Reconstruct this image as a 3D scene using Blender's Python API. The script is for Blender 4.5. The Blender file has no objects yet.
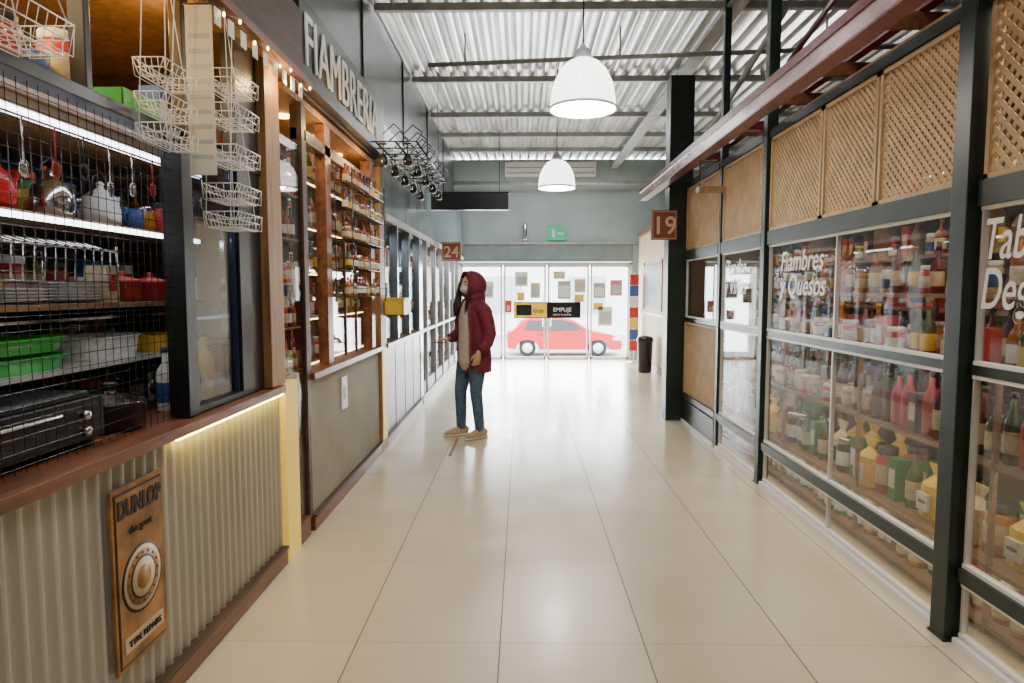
import bpy, bmesh, math, random
from mathutils import Vector, Matrix
R = random.Random(11)
scene = bpy.context.scene

# ------------------------------------------------------------------ materials
def nmat(name, col, rough=.5, metal=0., var=0., scale=6., bump=0., stretch=(1,1,1), emit=None, es=0., spec=.5):
    m = bpy.data.materials.new(name); m.use_nodes = True
    nt = m.node_tree; b = nt.nodes['Principled BSDF']
    b.inputs['Base Color'].default_value = (*col, 1)
    b.inputs['Roughness'].default_value = rough
    b.inputs['Metallic'].default_value = metal
    b.inputs['Specular IOR Level'].default_value = spec
    if emit:
        b.inputs['Emission Color'].default_value = (*emit, 1)
        b.inputs['Emission Strength'].default_value = es
    if var or bump:
        tc = nt.nodes.new('ShaderNodeTexCoord'); mp = nt.nodes.new('ShaderNodeMapping')
        mp.inputs['Scale'].default_value = stretch
        nz = nt.nodes.new('ShaderNodeTexNoise'); nz.inputs['Scale'].default_value = scale
        nz.inputs['Detail'].default_value = 5
        nt.links.new(tc.outputs['Object'], mp.inputs[0]); nt.links.new(mp.outputs[0], nz.inputs['Vector'])
        if var:
            mr = nt.nodes.new('ShaderNodeValToRGB')
            mr.color_ramp.elements[0].position = .3; mr.color_ramp.elements[1].position = .7
            mr.color_ramp.elements[0].color = (*[max(0, c*(1-var)) for c in col], 1)
            mr.color_ramp.elements[1].color = (*[min(1, c*(1+var)) for c in col], 1)
            nt.links.new(nz.outputs[0], mr.inputs[0]); nt.links.new(mr.outputs[0], b.inputs['Base Color'])
        if bump:
            bp = nt.nodes.new('ShaderNodeBump'); bp.inputs['Strength'].default_value = bump
            bp.inputs['Distance'].default_value = .01
            nt.links.new(nz.outputs[0], bp.inputs['Height']); nt.links.new(bp.outputs[0], b.inputs['Normal'])
    return m

def glass_mat(name, tint=(.9,.95,.95), refl=.12, rough=.02, k=.3):
    m = bpy.data.materials.new(name); m.use_nodes = True
    nt = m.node_tree; nt.nodes.clear()
    o = nt.nodes.new('ShaderNodeOutputMaterial'); mx = nt.nodes.new('ShaderNodeMixShader')
    t = nt.nodes.new('ShaderNodeBsdfTransparent'); t.inputs[0].default_value = (*tint, 1)
    g = nt.nodes.new('ShaderNodeBsdfGlossy'); g.inputs['Roughness'].default_value = rough
    lw = nt.nodes.new('ShaderNodeLayerWeight'); lw.inputs[0].default_value = .3
    ma = nt.nodes.new('ShaderNodeMath'); ma.operation = 'MULTIPLY_ADD'
    ma.inputs[1].default_value = k; ma.inputs[2].default_value = refl*.3; ma.use_clamp = True
    nt.links.new(lw.outputs['Fresnel'], ma.inputs[0]); nt.links.new(ma.outputs[0], mx.inputs[0])
    nt.links.new(t.outputs[0], mx.inputs[1]); nt.links.new(g.outputs[0], mx.inputs[2])
    nt.links.new(mx.outputs[0], o.inputs[0])
    return m

def tile_mat():
    m = bpy.data.materials.new('floor_tiles'); m.use_nodes = True
    nt = m.node_tree; b = nt.nodes['Principled BSDF']; L = nt.links
    geo = nt.nodes.new('ShaderNodeNewGeometry'); sp = nt.nodes.new('ShaderNodeSeparateXYZ')
    L.new(geo.outputs['Position'], sp.inputs[0])
    def math_(op, a, bb=None, c=None):
        n = nt.nodes.new('ShaderNodeMath'); n.operation = op
        for i, v in enumerate((a, bb, c)):
            if v is None: continue
            if isinstance(v, (int, float)): n.inputs[i].default_value = v
            else: L.new(v, n.inputs[i])
        return n.outputs[0]
    def grid(out, off, size, w):
        u = math_('DIVIDE', math_('ADD', out, off), size)
        fr = math_('FRACT', u); fl = math_('FLOOR', u)
        d = math_('MINIMUM', fr, math_('SUBTRACT', 1.0, fr))
        return math_('LESS_THAN', d, w/size), fl
    gx, fx = grid(sp.outputs[0], 60.09, .6, .003)
    gy, fy = grid(sp.outputs[1], 79.35, .82, .0025)
    g = math_('MAXIMUM', gx, math_('MULTIPLY', gy, .6))
    cell = nt.nodes.new('ShaderNodeCombineXYZ'); L.new(fx, cell.inputs[0]); L.new(fy, cell.inputs[1])
    wn = nt.nodes.new('ShaderNodeTexWhiteNoise'); L.new(cell.outputs[0], wn.inputs[0])
    nz = nt.nodes.new('ShaderNodeTexNoise'); nz.inputs['Scale'].default_value = 2.5; nz.inputs['Detail'].default_value = 6
    L.new(geo.outputs['Position'], nz.inputs['Vector'])
    f = math_('ADD', math_('MULTIPLY', wn.outputs[0], .35), math_('MULTIPLY', nz.outputs[0], .65))
    mx = nt.nodes.new('ShaderNodeMix'); mx.data_type = 'RGBA'
    L.new(f, mx.inputs[0]); mx.inputs[6].default_value = (.56,.475,.33,1); mx.inputs[7].default_value = (.73,.64,.48,1)
    m2 = nt.nodes.new('ShaderNodeMix'); m2.data_type = 'RGBA'
    L.new(g, m2.inputs[0]); L.new(mx.outputs[2], m2.inputs[6]); m2.inputs[7].default_value = (.16,.12,.09,1)
    L.new(m2.outputs[2], b.inputs['Base Color'])
    r = math_('ADD', math_('MULTIPLY', nz.outputs[0], .18), .12)
    L.new(math_('ADD', r, math_('MULTIPLY', g, .4)), b.inputs['Roughness'])
    return m

M = {}
M['floor'] = tile_mat()
M['green'] = nmat('dark_green_paint', (.008,.019,.014), .4, var=.3)
M['black'] = nmat('black_paint', (.012,.012,.014), .35, var=.2)
M['blackplastic'] = nmat('black_plastic', (.01,.01,.012), .22)
M['darkwall'] = nmat('dark_cladding', (.075,.08,.088), .33, var=.35, scale=2, stretch=(1,.4,1))
M['bluewall'] = nmat('blue_grey_wall', (.38,.47,.50), .6, var=.1, scale=1.5)
M['lintel'] = nmat('lintel_paint', (.20,.26,.28), .5, var=.1)
M['bluepanel'] = nmat('blue_panel', (.15,.19,.22), .22, var=.3, scale=2)
M['roof'] = nmat('galvanised_roof', (.74,.73,.71), .32, metal=.55, var=.4, scale=1.2, stretch=(5,.5,1))
M['steel'] = nmat('steel_beam', (.40,.41,.41), .45, metal=.2, var=.2)
M['zinc'] = nmat('corrugated_zinc', (.42,.40,.33), .42, metal=.25, var=.16, scale=3, stretch=(1,1,.3))
M['beigecorr'] = nmat('corrugated_beige', (.40,.38,.31), .5, metal=.1, var=.1, scale=3)
M['greypanel'] = nmat('grey_panel', (.40,.43,.45), .4, var=.08)
M['wood'] = nmat('red_brown_wood', (.18,.065,.03), .38, var=.4, scale=5, bump=.15, stretch=(6,.6,6))
M['woodwarm'] = nmat('warm_wood', (.30,.16,.055), .5, var=.35, scale=5, bump=.1, stretch=(6,6,.6))
M['darkwood'] = nmat('dark_wood', (.06,.03,.018), .5, var=.4, scale=5, stretch=(6,.6,6))
M['shelfwood'] = nmat('shelf_wood', (.28,.16,.085), .5, var=.3, scale=6, stretch=(5,.6,5))
M['lattice'] = nmat('lattice_wood', (.48,.33,.175), .6, var=.15, scale=8)
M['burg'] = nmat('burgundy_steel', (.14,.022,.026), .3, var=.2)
M['burgface'] = nmat('burgundy_highlight_face', (.48,.34,.35), .22, metal=.5, var=.5, scale=6, stretch=(1,.5,1))  # highlight on the burgundy beam put into a paler base colour
M['white'] = nmat('white_paint', (.80,.80,.78), .4)
M['wirew'] = nmat('white_wire', (.82,.82,.80), .3)
M['chrome'] = nmat('chrome', (.75,.75,.76), .15, metal=1)
M['alu'] = nmat('aluminium', (.72,.73,.74), .3, metal=.5)
M['cream'] = nmat('cream_card', (.66,.62,.52), .6)
M['yellow'] = nmat('yellow_paint', (.75,.50,.05), .4)
M['glowyel'] = nmat('yellow_lit_panel', (.78,.56,.12), .45, emit=(1,.66,.10), es=.4)
M['red'] = nmat('red_enamel', (.55,.02,.02), .2)
M['greenpl'] = nmat('green_plastic', (.05,.50,.08), .3)
M['blue'] = nmat('blue_frame', (.015,.02,.06), .3)
M['led'] = nmat('led_white', (1,1,1), .5, emit=(.85,.9,1), es=8)
M['ledwarm'] = nmat('led_warm', (1,.8,.5), .5, emit=(1,.64,.25), es=12)
M['ledyel'] = nmat('led_yellow', (1,.8,.5), .5, emit=(1,.72,.13), es=34)
M['bulb'] = nmat('bulb', (1,1,1), .5, emit=(1,.96,.9), es=14)
M['shade'] = nmat('lamp_shade', (.9,.9,.88), .35, emit=(1,.98,.94), es=4)
M['glass'] = glass_mat('window_glass', (.93,.94,.93), .10, k=.20)
M['glassl'] = glass_mat('shopfront_glass', (.9,.93,.95), .06, k=.08)
M['glassd'] = glass_mat('door_glass', (.98,.99,.99), .02, k=.05)
M['glasst'] = glass_mat('stall_glass', (.8,.84,.9), .12)
M['jar'] = glass_mat('jar_glass', (.75,.75,.72), .3, .05)
M['poster'] = nmat('sign_orange', (.33,.15,.04), .5, var=.55, scale=9)
M['ink'] = nmat('sign_ink', (.03,.02,.015), .6)
M['signred'] = nmat('sign_red_brown', (.22,.05,.03), .45)
M['signcream'] = nmat('sign_cream', (.62,.46,.30), .5)
M['exit'] = nmat('exit_green', (.02,.30,.14), .4, emit=(.05,.7,.35), es=.4)
M['beigewall'] = nmat('beige_wall', (.55,.41,.23), .6, var=.1)
M['warmwall'] = nmat('stall_back_wall', (.12,.075,.045), .7, var=.2)
M['bluedark'] = nmat('stall_dark_wall', (.04,.05,.08), .5, var=.3)
M['asphalt'] = nmat('asphalt', (.42,.42,.43), .9, var=.1)
M['pave'] = nmat('pavement', (.65,.64,.62), .8, var=.08)
M['facade'] = nmat('facade', (.80,.79,.77), .8, var=.06)
M['carred'] = nmat('car_paint', (.55,.012,.015), .25)
M['tyre'] = nmat('tyre_rubber', (.015,.015,.015), .8)
M['carglass'] = nmat('car_window', (.02,.025,.03), .12)
for k, c in dict(amber=(.30,.09,.015), wine=(.11,.007,.012), oliveg=(.05,.09,.02), redl=(.50,.03,.02), yell=(.80,.52,.04),
                 cre=(.60,.50,.33), honey=(.48,.20,.02), blk=(.02,.02,.02), blu=(.04,.10,.30), whi=(.75,.75,.73),
                 brn=(.14,.07,.035), grn=(.04,.24,.05), pink=(.5,.2,.2)).items():
    M[k] = nmat('goods_'+k, c, .22 if k in ('amber','wine','oliveg','honey') else .45, var=.2, scale=40)

# ------------------------------------------------------------------ mesh builder
class MB:
    def __init__(s): s.v=[]; s.f=[]; s.m=[]; s.sm=[]; s.mats=[]
    def mi(s, mat):
        mat = M[mat] if isinstance(mat, str) else mat
        if mat not in s.mats: s.mats.append(mat)
        return s.mats.index(mat)
    def add(s, vs, fs, mat, smooth=False):
        o = len(s.v); k = s.mi(mat)
        s.v += [Vector(v) for v in vs]
        for f in fs: s.f.append([o+i for i in f]); s.m.append(k); s.sm.append(smooth)
    def box(s, x0,x1,y0,y1,z0,z1, mat):
        v=[(x,y,z) for x in (x0,x1) for y in (y0,y1) for z in (z0,z1)]
        s.add(v, [(0,1,3,2),(4,6,7,5),(0,4,5,1),(2,3,7,6),(0,2,6,4),(1,5,7,3)], mat)
    def obox(s, p0, p1, w, t, nrm, mat):
        p0=Vector(p0); p1=Vector(p1); n=Vector(nrm).normalized(); d=(p1-p0).normalized(); a=d.cross(n)*w/2; b=n*t/2
        v=[p+q+r for p in (p0,p1) for q in (-a,a) for r in (-b,b)]
        s.add(v, [(0,1,3,2),(4,6,7,5),(0,4,5,1),(2,3,7,6),(0,2,6,4),(1,5,7,3)], mat)
    def lathe(s, prof, c, mat, n=12, axis='Z', smooth=True):
        vs=[]; c=Vector(c)
        for r,z in prof:
            for i in range(n):
                a=2*math.pi*i/n; x=r*math.cos(a); y=r*math.sin(a)
                p = (x,y,z) if axis=='Z' else ((z,x,y) if axis=='X' else (x,z,y))
                vs.append(c+Vector(p))
        fs=[]
        for j in range(len(prof)-1):
            for i in range(n):
                k=(i+1)%n; fs.append((j*n+i, j*n+k, (j+1)*n+k, (j+1)*n+i))
        if prof[0][0]>1e-5: fs.append(tuple(range(n)))
        if prof[-1][0]>1e-5: fs.append(tuple((len(prof)-1)*n+i for i in range(n)))
        s.add(vs, fs, mat, smooth)
    def sweep(s, pts, rads, mat, n=12, up=(0,0,1), smooth=True, closed=False):
        pts=[Vector(p) for p in pts]; up=Vector(up); N=len(pts); vs=[]
        for j,p in enumerate(pts):
            if closed: t=(pts[(j+1)%N]-pts[j-1])
            else: t=(pts[min(j+1,N-1)]-pts[max(j-1,0)])
            t.normalize(); a=t.cross(up)
            if a.length<1e-3: a=t.cross(Vector((1,.01,0)))
            a.normalize(); b=a.cross(t); b.normalize()
            r=rads[j] if isinstance(rads,(list,tuple)) else rads
            ra,rb = r if isinstance(r,tuple) else (r,r)
            for i in range(n):
                an=2*math.pi*i/n; vs.append(p+a*ra*math.cos(an)+b*rb*math.sin(an))
        fs=[]
        for j in range(N if closed else N-1):
            q=(j+1)%N
            for i in range(n):
                k=(i+1)%n; fs.append((j*n+i,j*n+k,q*n+k,q*n+i))
        if not closed:
            fs.append(tuple(range(n))); fs.append(tuple((N-1)*n+i for i in range(n)))
        s.add(vs, fs, mat, smooth)
    def rod(s, a, b, r, mat, n=6): s.sweep([a,b], r, mat, n, up=(.1,.2,1))
    def ell(s, c, r, mat, n=16, m=10):
        prof=[(math.sin(math.pi*j/m), -math.cos(math.pi*j/m)) for j in range(m+1)]
        prof[0]=(1e-3,-1); prof[-1]=(1e-3,1)
        vs=[];
        for q,z in prof:
            for i in range(n):
                a=2*math.pi*i/n; vs.append((c[0]+r[0]*q*math.cos(a), c[1]+r[1]*q*math.sin(a), c[2]+r[2]*z))
        fs=[(j*n+i,j*n+(i+1)%n,(j+1)*n+(i+1)%n,(j+1)*n+i) for j in range(m) for i in range(n)]
        fs.append(tuple(range(n))); fs.append(tuple(m*n+i for i in range(n)))
        s.add(vs, fs, mat, True)
    def corr(s, axis, fixed, u0,u1, w0,w1, per, amp, mat):
        n=int((u1-u0)/per*8); vs=[]
        for i in range(n+1):
            u=u0+(u1-u0)*i/n; d=amp*math.sin(2*math.pi*u/per)
            d=max(-amp*.75, min(amp*.75, d))
            for w in (w0,w1): vs.append((fixed+d,u,w) if axis=='X' else (u,w,fixed+d))
        s.add(vs, [(2*i,2*i+1,2*i+3,2*i+2) for i in range(n)], mat, False)
    def build(s, name, bevel=0, parent=None, mods=None, recalc=True):
        lo=Vector([min(v[i] for v in s.v) for i in range(3)]); hi=Vector([max(v[i] for v in s.v) for i in range(3)])
        c=(lo+hi)/2
        me=bpy.data.meshes.new(name); me.from_pydata([v-c for v in s.v], [], s.f)
        for m in s.mats: me.materials.append(m)
        for p,k,sm in zip(me.polygons, s.m, s.sm): p.material_index=k; p.use_smooth=sm
        if recalc:
            bm=bmesh.new(); bm.from_mesh(me); bmesh.ops.recalc_face_normals(bm, faces=bm.faces); bm.to_mesh(me); bm.free()
        ob=bpy.data.objects.new(name, me); scene.collection.objects.link(ob); ob.location=c
        if bevel:
            b=ob.modifiers.new('bevel','BEVEL'); b.width=bevel; b.segments=2; b.limit_method='ANGLE'
        if parent: setpar(ob, parent)
        return ob

def setpar(ch, par):
    ch.parent=par; ch.matrix_parent_inverse=par.matrix_basis.inverted()

def text(name, body, size, loc, side, mat, parent=None, shear=0, ext=.002, align='LEFT', bold=0, xs=1.0):
    cu=bpy.data.curves.new(name,'FONT'); cu.body=body; cu.size=size; cu.extrude=ext; cu.shear=shear; cu.align_x=align
    cu.offset=bold; cu.space_line=.85
    cu.materials.append(M[mat]); ob=bpy.data.objects.new(name,cu); scene.collection.objects.link(ob)
    if side=='L': cols=((0,1,0),(0,0,1),(1,0,0))
    elif side=='R': cols=((0,-1,0),(0,0,1),(-1,0,0))
    else: cols=((1,0,0),(0,0,1),(0,-1,0))
    m=Matrix(((cols[0][0],cols[1][0],cols[2][0]),(cols[0][1],cols[1][1],cols[2][1]),(cols[0][2],cols[1][2],cols[2][2]))).to_4x4()
    ob.matrix_basis=Matrix.Translation(loc) @ m @ Matrix.Diagonal((xs,1,1,1))
    if parent: setpar(ob,parent)
    return ob

def bottle(mb, x,y,z,h,r,mat,cap='blk',label=None,n=10):
    mb.lathe([(r*.9,0),(r,.01),(r,h*.58),(r*.8,h*.66),(r*.36,h*.76),(r*.33,h*.93)],(x,y,z),mat,n)
    mb.lathe([(r*.4,0),(r*.4,h*.08)],(x,y,z+h*.92),cap,n)
    if label: mb.lathe([(r*1.02,h*.15),(r*1.03,h*.16),(r*1.03,h*.45),(r*1.02,h*.46)],(x,y,z),label,n)
def jar(mb,x,y,z,h,r,mat,cap='redl',label=None,n=12):
    mb.lathe([(r*.92,0),(r,.01),(r,h*.75),(r*.85,h*.83)],(x,y,z),mat,n)
    mb.lathe([(r*.9,0),(r*.92,.005),(r*.92,h*.15),(r*.85,h*.17)],(x,y,z+h*.83),cap,n)
    if label: mb.lathe([(r*1.02,h*.2),(r*1.03,h*.21),(r*1.03,h*.6),(r*1.02,h*.61)],(x,y,z),label,n)
def pack(mb,x,y,z,h,w,mat,label='whi'):
    mb.sweep([(x,y,z),(x,y,z+h*.03),(x,y,z+h*.62),(x,y,z+h*.76),(x,y,z+h*.80),(x,y,z+h)],
             [(w*.58,w*.42),(w*.62,w*.45),(w*.58,w*.38),(w*.30,w*.10),(w*.22,w*.04),(w*.5,w*.06)],mat,8,up=(1,0,0),smooth=False)
    mb.box(x-w*.50,x-w*.40,y-w*.28,y+w*.28,z+h*.16,z+h*.48,label); mb.box(x-w*.51,x-w*.50,y-w*.18,y+w*.18,z+h*.30,z+h*.36,'whi' if label=='blk' else 'brn')
def mug(mb,x,y,z,m,s=1.0):
    mb.lathe([(.032*s,0),(.038*s,.005),(.04*s,.085*s),(.036*s,.085*s),(.033*s,.012)],(x,y,z),m,14)
    mb.sweep([(x,y-.038*s,z+.07*s),(x,y-.065*s,z+.065*s),(x,y-.065*s,z+.03*s),(x,y-.038*s,z+.02*s)],.006*s,m,6,up=(1,0,0))
def pot(mb,x,y,z,m,s=1.0):
    mb.lathe([(.06*s,0),(.07*s,.01),(.072*s,.08*s),(.076*s,.082*s),(.065*s,.095*s),(.012*s,.11*s),(.016*s,.125*s),(.004,.13*s)],(x,y,z),m,18)
    for sg in (-1,1): mb.sweep([(x-.02,y+sg*.07*s,z+.06*s),(x-.02,y+sg*.095*s,z+.065*s),(x+.02,y+sg*.095*s,z+.065*s),(x+.02,y+sg*.07*s,z+.06*s)],.005*s,'blackplastic',5)
def carton(mb,x,y,z,h,w,m,l):
    mb.box(x-w*.5,x+w*.5,y-w*.45,y+w*.45,z,z+h,m); mb.box(x+w*.5,x+w*.5+.001,y-w*.32,y+w*.32,z+h*.3,z+h*.75,l); mb.box(x-w*.5-.001,x-w*.5,y-w*.32,y+w*.32,z+h*.3,z+h*.75,l)
def row(mb, x, y0,y1, z, kinds, step, jit=.01):
    y=y0
    while y<y1:
        k=R.choice(kinds)
        xx=x+R.uniform(-jit,jit)
        if k[0]=='b': bottle(mb,xx,y,z,k[1]*R.uniform(.85,1.05),k[2],k[3],k[4],k[5])
        elif k[0]=='j': jar(mb,xx,y,z,k[1]*R.uniform(.85,1.05),k[2],k[3],k[4],k[5])
        elif k[0]=='m': mug(mb,xx,y,z,k[3],k[1])
        elif k[0]=='o': pot(mb,xx,y+.03,z,k[3],k[1]); y+=.04
        elif k[0]=='c': carton(mb,xx,y,z,k[1]*R.uniform(.85,1.1),k[2]*1.8,k[3],k[4])
        else: pack(mb,xx,y,z,k[1]*R.uniform(.9,1.05),k[2]*2,k[3],k[4])
        y+=max(step,k[2]*2.15)+R.uniform(0,.012)

# ------------------------------------------------------------------ shell
CZ=4.2; FY=13.9
b=MB(); b.box(-3.1,4.7,-3.1,FY+.25,-.12,0,'floor'); b.build('floor')
b=MB(); b.corr('Z',CZ,-3.1,4.7,-3.1,FY+.1,.17,.032,'roof'); b.build('ceiling',recalc=False)
b=MB(); b.box(-3.1,-3.0,-3.1,FY,0,CZ-.04,'bluedark'); b.build('wall_left')
b=MB(); b.box(4.6,4.7,-3.1,FY,0,CZ-.04,'darkwall'); b.build('wall_right')
b=MB(); b.box(-3.0,4.6,-3.1,-3.0,0,CZ-.04,'bluewall'); b.build('wall_back')
b=MB(); b.box(-3.1,4.7,FY,FY+.15,2.44,CZ-.04,'bluewall'); b.box(-3.1,-1.34,FY,FY+.15,0,2.44,'bluewall'); b.box(2.31,4.7,FY,FY+.15,0,2.44,'bluewall')
b.box(-1.34,2.31,FY-.02,FY+.15,2.06,2.44,'lintel'); b.box(-1.4,2.4,FY-.06,FY,2.42,2.47,'steel')
b.build('wall_far')
b=MB(); b.box(-1.5,-1.42,-3,FY,2.98,CZ-.04,'darkwall')
for i in range(9): b.box(-1.42,-1.405,-2+i*2,-1.96+i*2,2.98,CZ-.04,'black')
b.build('wall_left_upper')

ys=[4.4,6.45,8.6,10.3,11.6,12.8]
for i,y in enumerate(ys):
    b=MB(); b.box(-1.4,4.6,y-.02,y+.02,4.11,4.17,'steel'); b.box(-1.4,4.6,y-.03,y+.03,4.095,4.11,'steel'); b.build('roof_beam')
b=MB(); b.box(1.85,1.93,-3,FY,3.98,4.07,'steel'); b.box(1.81,1.97,-3,FY,3.965,3.98,'steel'); b.build('roof_beam')
b=MB(); b.rod((-1.38,13.5,3.62),(4.5,13.5,3.62),.04,'steel',10)
for x in (-.9,1.2,3): b.rod((x,13.5,3.62),(x,13.88,3.62),.015,'steel')
b.build('ceiling_pipe')
b=MB(); b.rod((-1.0,7.2,3.85),(3.9,6.7,3.85),.025,'steel',10)
for x in (-.6,1,3): b.rod((x,7.17-(x+1)*.1,3.85),(x,7.17-(x+1)*.1,4.15),.01,'steel')
b.build('ceiling_pipe')

# ------------------------------------------------------------------ entrance door
Xs=[-1.3,-.4,.52,1.42,2.27]
d=MB()
d.box(-1.33,-1.28,FY+.02,FY+.1,0,2.05,'alu'); d.box(2.25,2.30,FY+.02,FY+.1,0,2.05,'alu'); d.box(-1.33,2.30,FY+.02,FY+.1,1.99,2.05,'alu')
for i in range(4):
    x0,x1=Xs[i]+.02,Xs[i+1]-.02; yy=FY+.04+(.03 if i in(0,3) else 0)
    d.box(x0,x0+.035,yy,yy+.03,.0,1.99,'alu'); d.box(x1-.035,x1,yy,yy+.03,.0,1.99,'alu')
    d.box(x0,x1,yy,yy+.03,0,.06,'alu'); d.box(x0,x1,yy,yy+.03,1.95,1.99,'alu')
    d.box(x0+.035,x1-.035,yy+.01,yy+.016,.06,1.95,'glassd')
d.rod((.44,FY-.0,.7),(.44,FY-.0,1.4),.014,'chrome'); d.rod((.60,FY-.0,.7),(.60,FY-.0,1.4),.014,'chrome')
for x in (.44,.6):
    for z in (.74,1.36): d.rod((x,FY,z),(x,FY+.045,z),.008,'chrome')
door=d.build('door_1')
P=[(-.15,.12,1.55,1.85,'whi'),(-.1,.05,1.25,1.42,'yell'),(.18,.38,1.3,1.62,'cre'),(.75,1.02,1.28,1.66,'greypanel'),(1.1,1.33,1.42,1.7,'cre'),(1.1,1.3,1.22,1.38,'yell'),
   (1.5,1.75,1.3,1.62,'greypanel'),(1.85,2.1,1.35,1.68,'pink'),(-.85,-.6,1.3,1.65,'whi'),(-1.15,-.95,1.2,1.5,'grn'),(1.6,1.9,.72,1.12,'whi'),(-.8,-.62,.85,1.05,'redl'),(.66,.9,1.7,1.86,'cre'),(1.5,1.7,1.05,1.2,'yell'),(-.35,-.22,1.0,1.25,'redl')]
b=MB()
for x0,x1,z0,z1,m in P: b.box(x0,x1,FY+.028,FY+.034,z0,z1,m); b.box(x0+.03,x1-.03,FY+.0265,FY+.028,z0+.04,z1-.1,'greypanel' if m!='greypanel' else 'whi')
b.build('door_posters')
b=MB(); b.box(-.16,.52,FY-.03,FY-.015,.9,1.2,'yell'); b.box(.53,1.22,FY-.03,FY-.015,.9,1.2,'blackplastic'); b.box(-.12,.2,FY-.034,FY-.03,.94,1.16,'blackplastic')
b.box(-.17,1.23,FY-.015,FY-.005,.88,1.22,'blk')
s=b.build('door_banner')
text('banner_text','EMPUJE',.12,(.65,FY-.035,1.02),'F','whi',s); text('banner_text_2','cerrar la puerta',.06,(.65,FY-.035,.94),'F','whi',s)
text('banner_text_3','tirar',.14,(.23,FY-.035,.99),'F','blk',s)

b=MB(); b.box(.52,.92,FY-.05,FY,2.50,2.78,'exit'); b.box(.62,.68,FY-.055,FY-.05,2.56,2.72,'whi'); b.box(.74,.86,FY-.055,FY-.05,2.62,2.66,'whi'); b.build('exit_sign')
b=MB(); b.box(-.35,1.5,FY-.28,FY,3.80,4.06,'white'); b.box(-.32,1.47,FY-.29,FY-.28,3.82,3.86,'greypanel'); b.box(-.32,1.47,FY-.29,FY-.28,3.94,3.95,'blk'); b.build('air_curtain',bevel=.02)
b=MB(); b.lathe([(.05,0),(.055,.02),(.055,.3),(.03,.36)],(.06,FY-.08,2.5),'chrome'); b.box(.0,.12,FY-.03,FY,2.6,2.75,'white'); b.build('wall_siren')

# ------------------------------------------------------------------ outside
b=MB(); b.add([(-9,FY+.26,-.02),(13,FY+.26,-.02),(13,21,-.9),(-9,21,-.9)],[(0,1,2,3)],'pave'); b.box(-9,13,21,21.28,-1.05,-.88,'pave'); b.build('pavement')
b=MB(); b.box(-30,35,21.3,35.8,-1.1,-.97,'asphalt'); b.build('road')
b=MB(); b.box(-25,30,36,37,-1,3.4,'facade')
for i in range(10): b.box(-20+i*4.5,-18+i*4.5,35.9,36.05,.2,2.2,'greypanel')
b.build('street_facade')

def car():
    e=bpy.data.objects.new('car',None); scene.collection.objects.link(e); e.location=(1.55,25,-.97)
    W=.82
    prof=[(-2.08,.32),(-2.1,.6),(-2.02,.88),(-1.85,.95),(-1.55,1.33),(-1.2,1.42),(-.2,1.43),(.35,1.33),(1.0,.93),(1.75,.80),(2.05,.68),(2.12,.45),(2.08,.25),
          (1.68,.25),(1.62,.45),(1.45,.58),(1.25,.62),(1.05,.58),(.88,.45),(.82,.25),(-.92,.25),(-.98,.45),(-1.15,.58),(-1.35,.62),(-1.55,.58),(-1.72,.45),(-1.78,.25)]
    b=MB(); n=len(prof); vs=[]
    def wid(z): return W*(1-.16*max(0,(z-.9)/.5))
    for sgn in (-1,1): vs+=[(x,sgn*wid(z),z) for x,z in prof]
    fs=[(i,(i+1)%n,n+(i+1)%n,n+i) for i in range(n)]; fs+=[tuple(range(n)),tuple(range(n,2*n))]
    b.add([(v[0]+1.55,v[1]+25,v[2]-.97) for v in vs],fs,'carred')
    for sg in (-1,1):
        def wp(x,z): return (x+1.55, 25+sg*(wid(z)+.006), z-.97)
        b.add([wp(-1.48,.98),wp(-1.32,1.3),wp(-.62,1.35),wp(-.62,.96)],[(0,1,2,3)],'carglass')
        b.add([wp(-.54,.96),wp(-.54,1.35),wp(-.1,1.35),wp(.3,1.26),wp(.78,.96)],[(0,1,2,3,4)],'carglass')
        b.box(1.55+.05,1.55+.2,25+sg*(W+.004)-.004,25+sg*(W+.004)+.004,-.97+.8,-.97+.83,'blk')
        b.box(1.55-.9,1.55-.75,25+sg*(W+.004)-.004,25+sg*(W+.004)+.004,-.97+.8,-.97+.83,'blk')
        b.box(1.55-.585,1.55-.575,25+sg*(W+.003)-.003,25+sg*(W+.003)+.003,-.97+.35,-.97+.95,'blk')
        b.box(1.55+.5,1.55+.62,25+sg*(W+.12)-.07,25+sg*(W+.12)+.07,-.97+.9,-.97+1.0,'carred')
        b.box(1.55+1.78,1.55+2.06,25+sg*(W-.1)-.11,25+sg*(W-.1)+.115,-.97+.6,-.97+.72,'whi')
        b.box(1.55-2.11,1.55-1.98,25+sg*(W-.1)-.11,25+sg*(W-.1)+.115,-.97+.65,-.97+.85,'redl')
    b.build('car_body',bevel=.03,parent=e)
    b=MB()
    for x in (-1.35,1.25):
        for sg in (-1,1):
            b.lathe([(.18,-.09),(.28,-.1),(.31,-.06),(.31,.06),(.28,.1),(.18,.09)],(x+1.55,25+sg*.72,-.66),'tyre',24,'Y')
            b.lathe([(.05,-.1),(.19,-.095),(.19,.095),(.05,.1)],(x+1.55,25+sg*.725,-.66),'alu',12,'Y')
    b.build('car_wheels',parent=e)
car()

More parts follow.
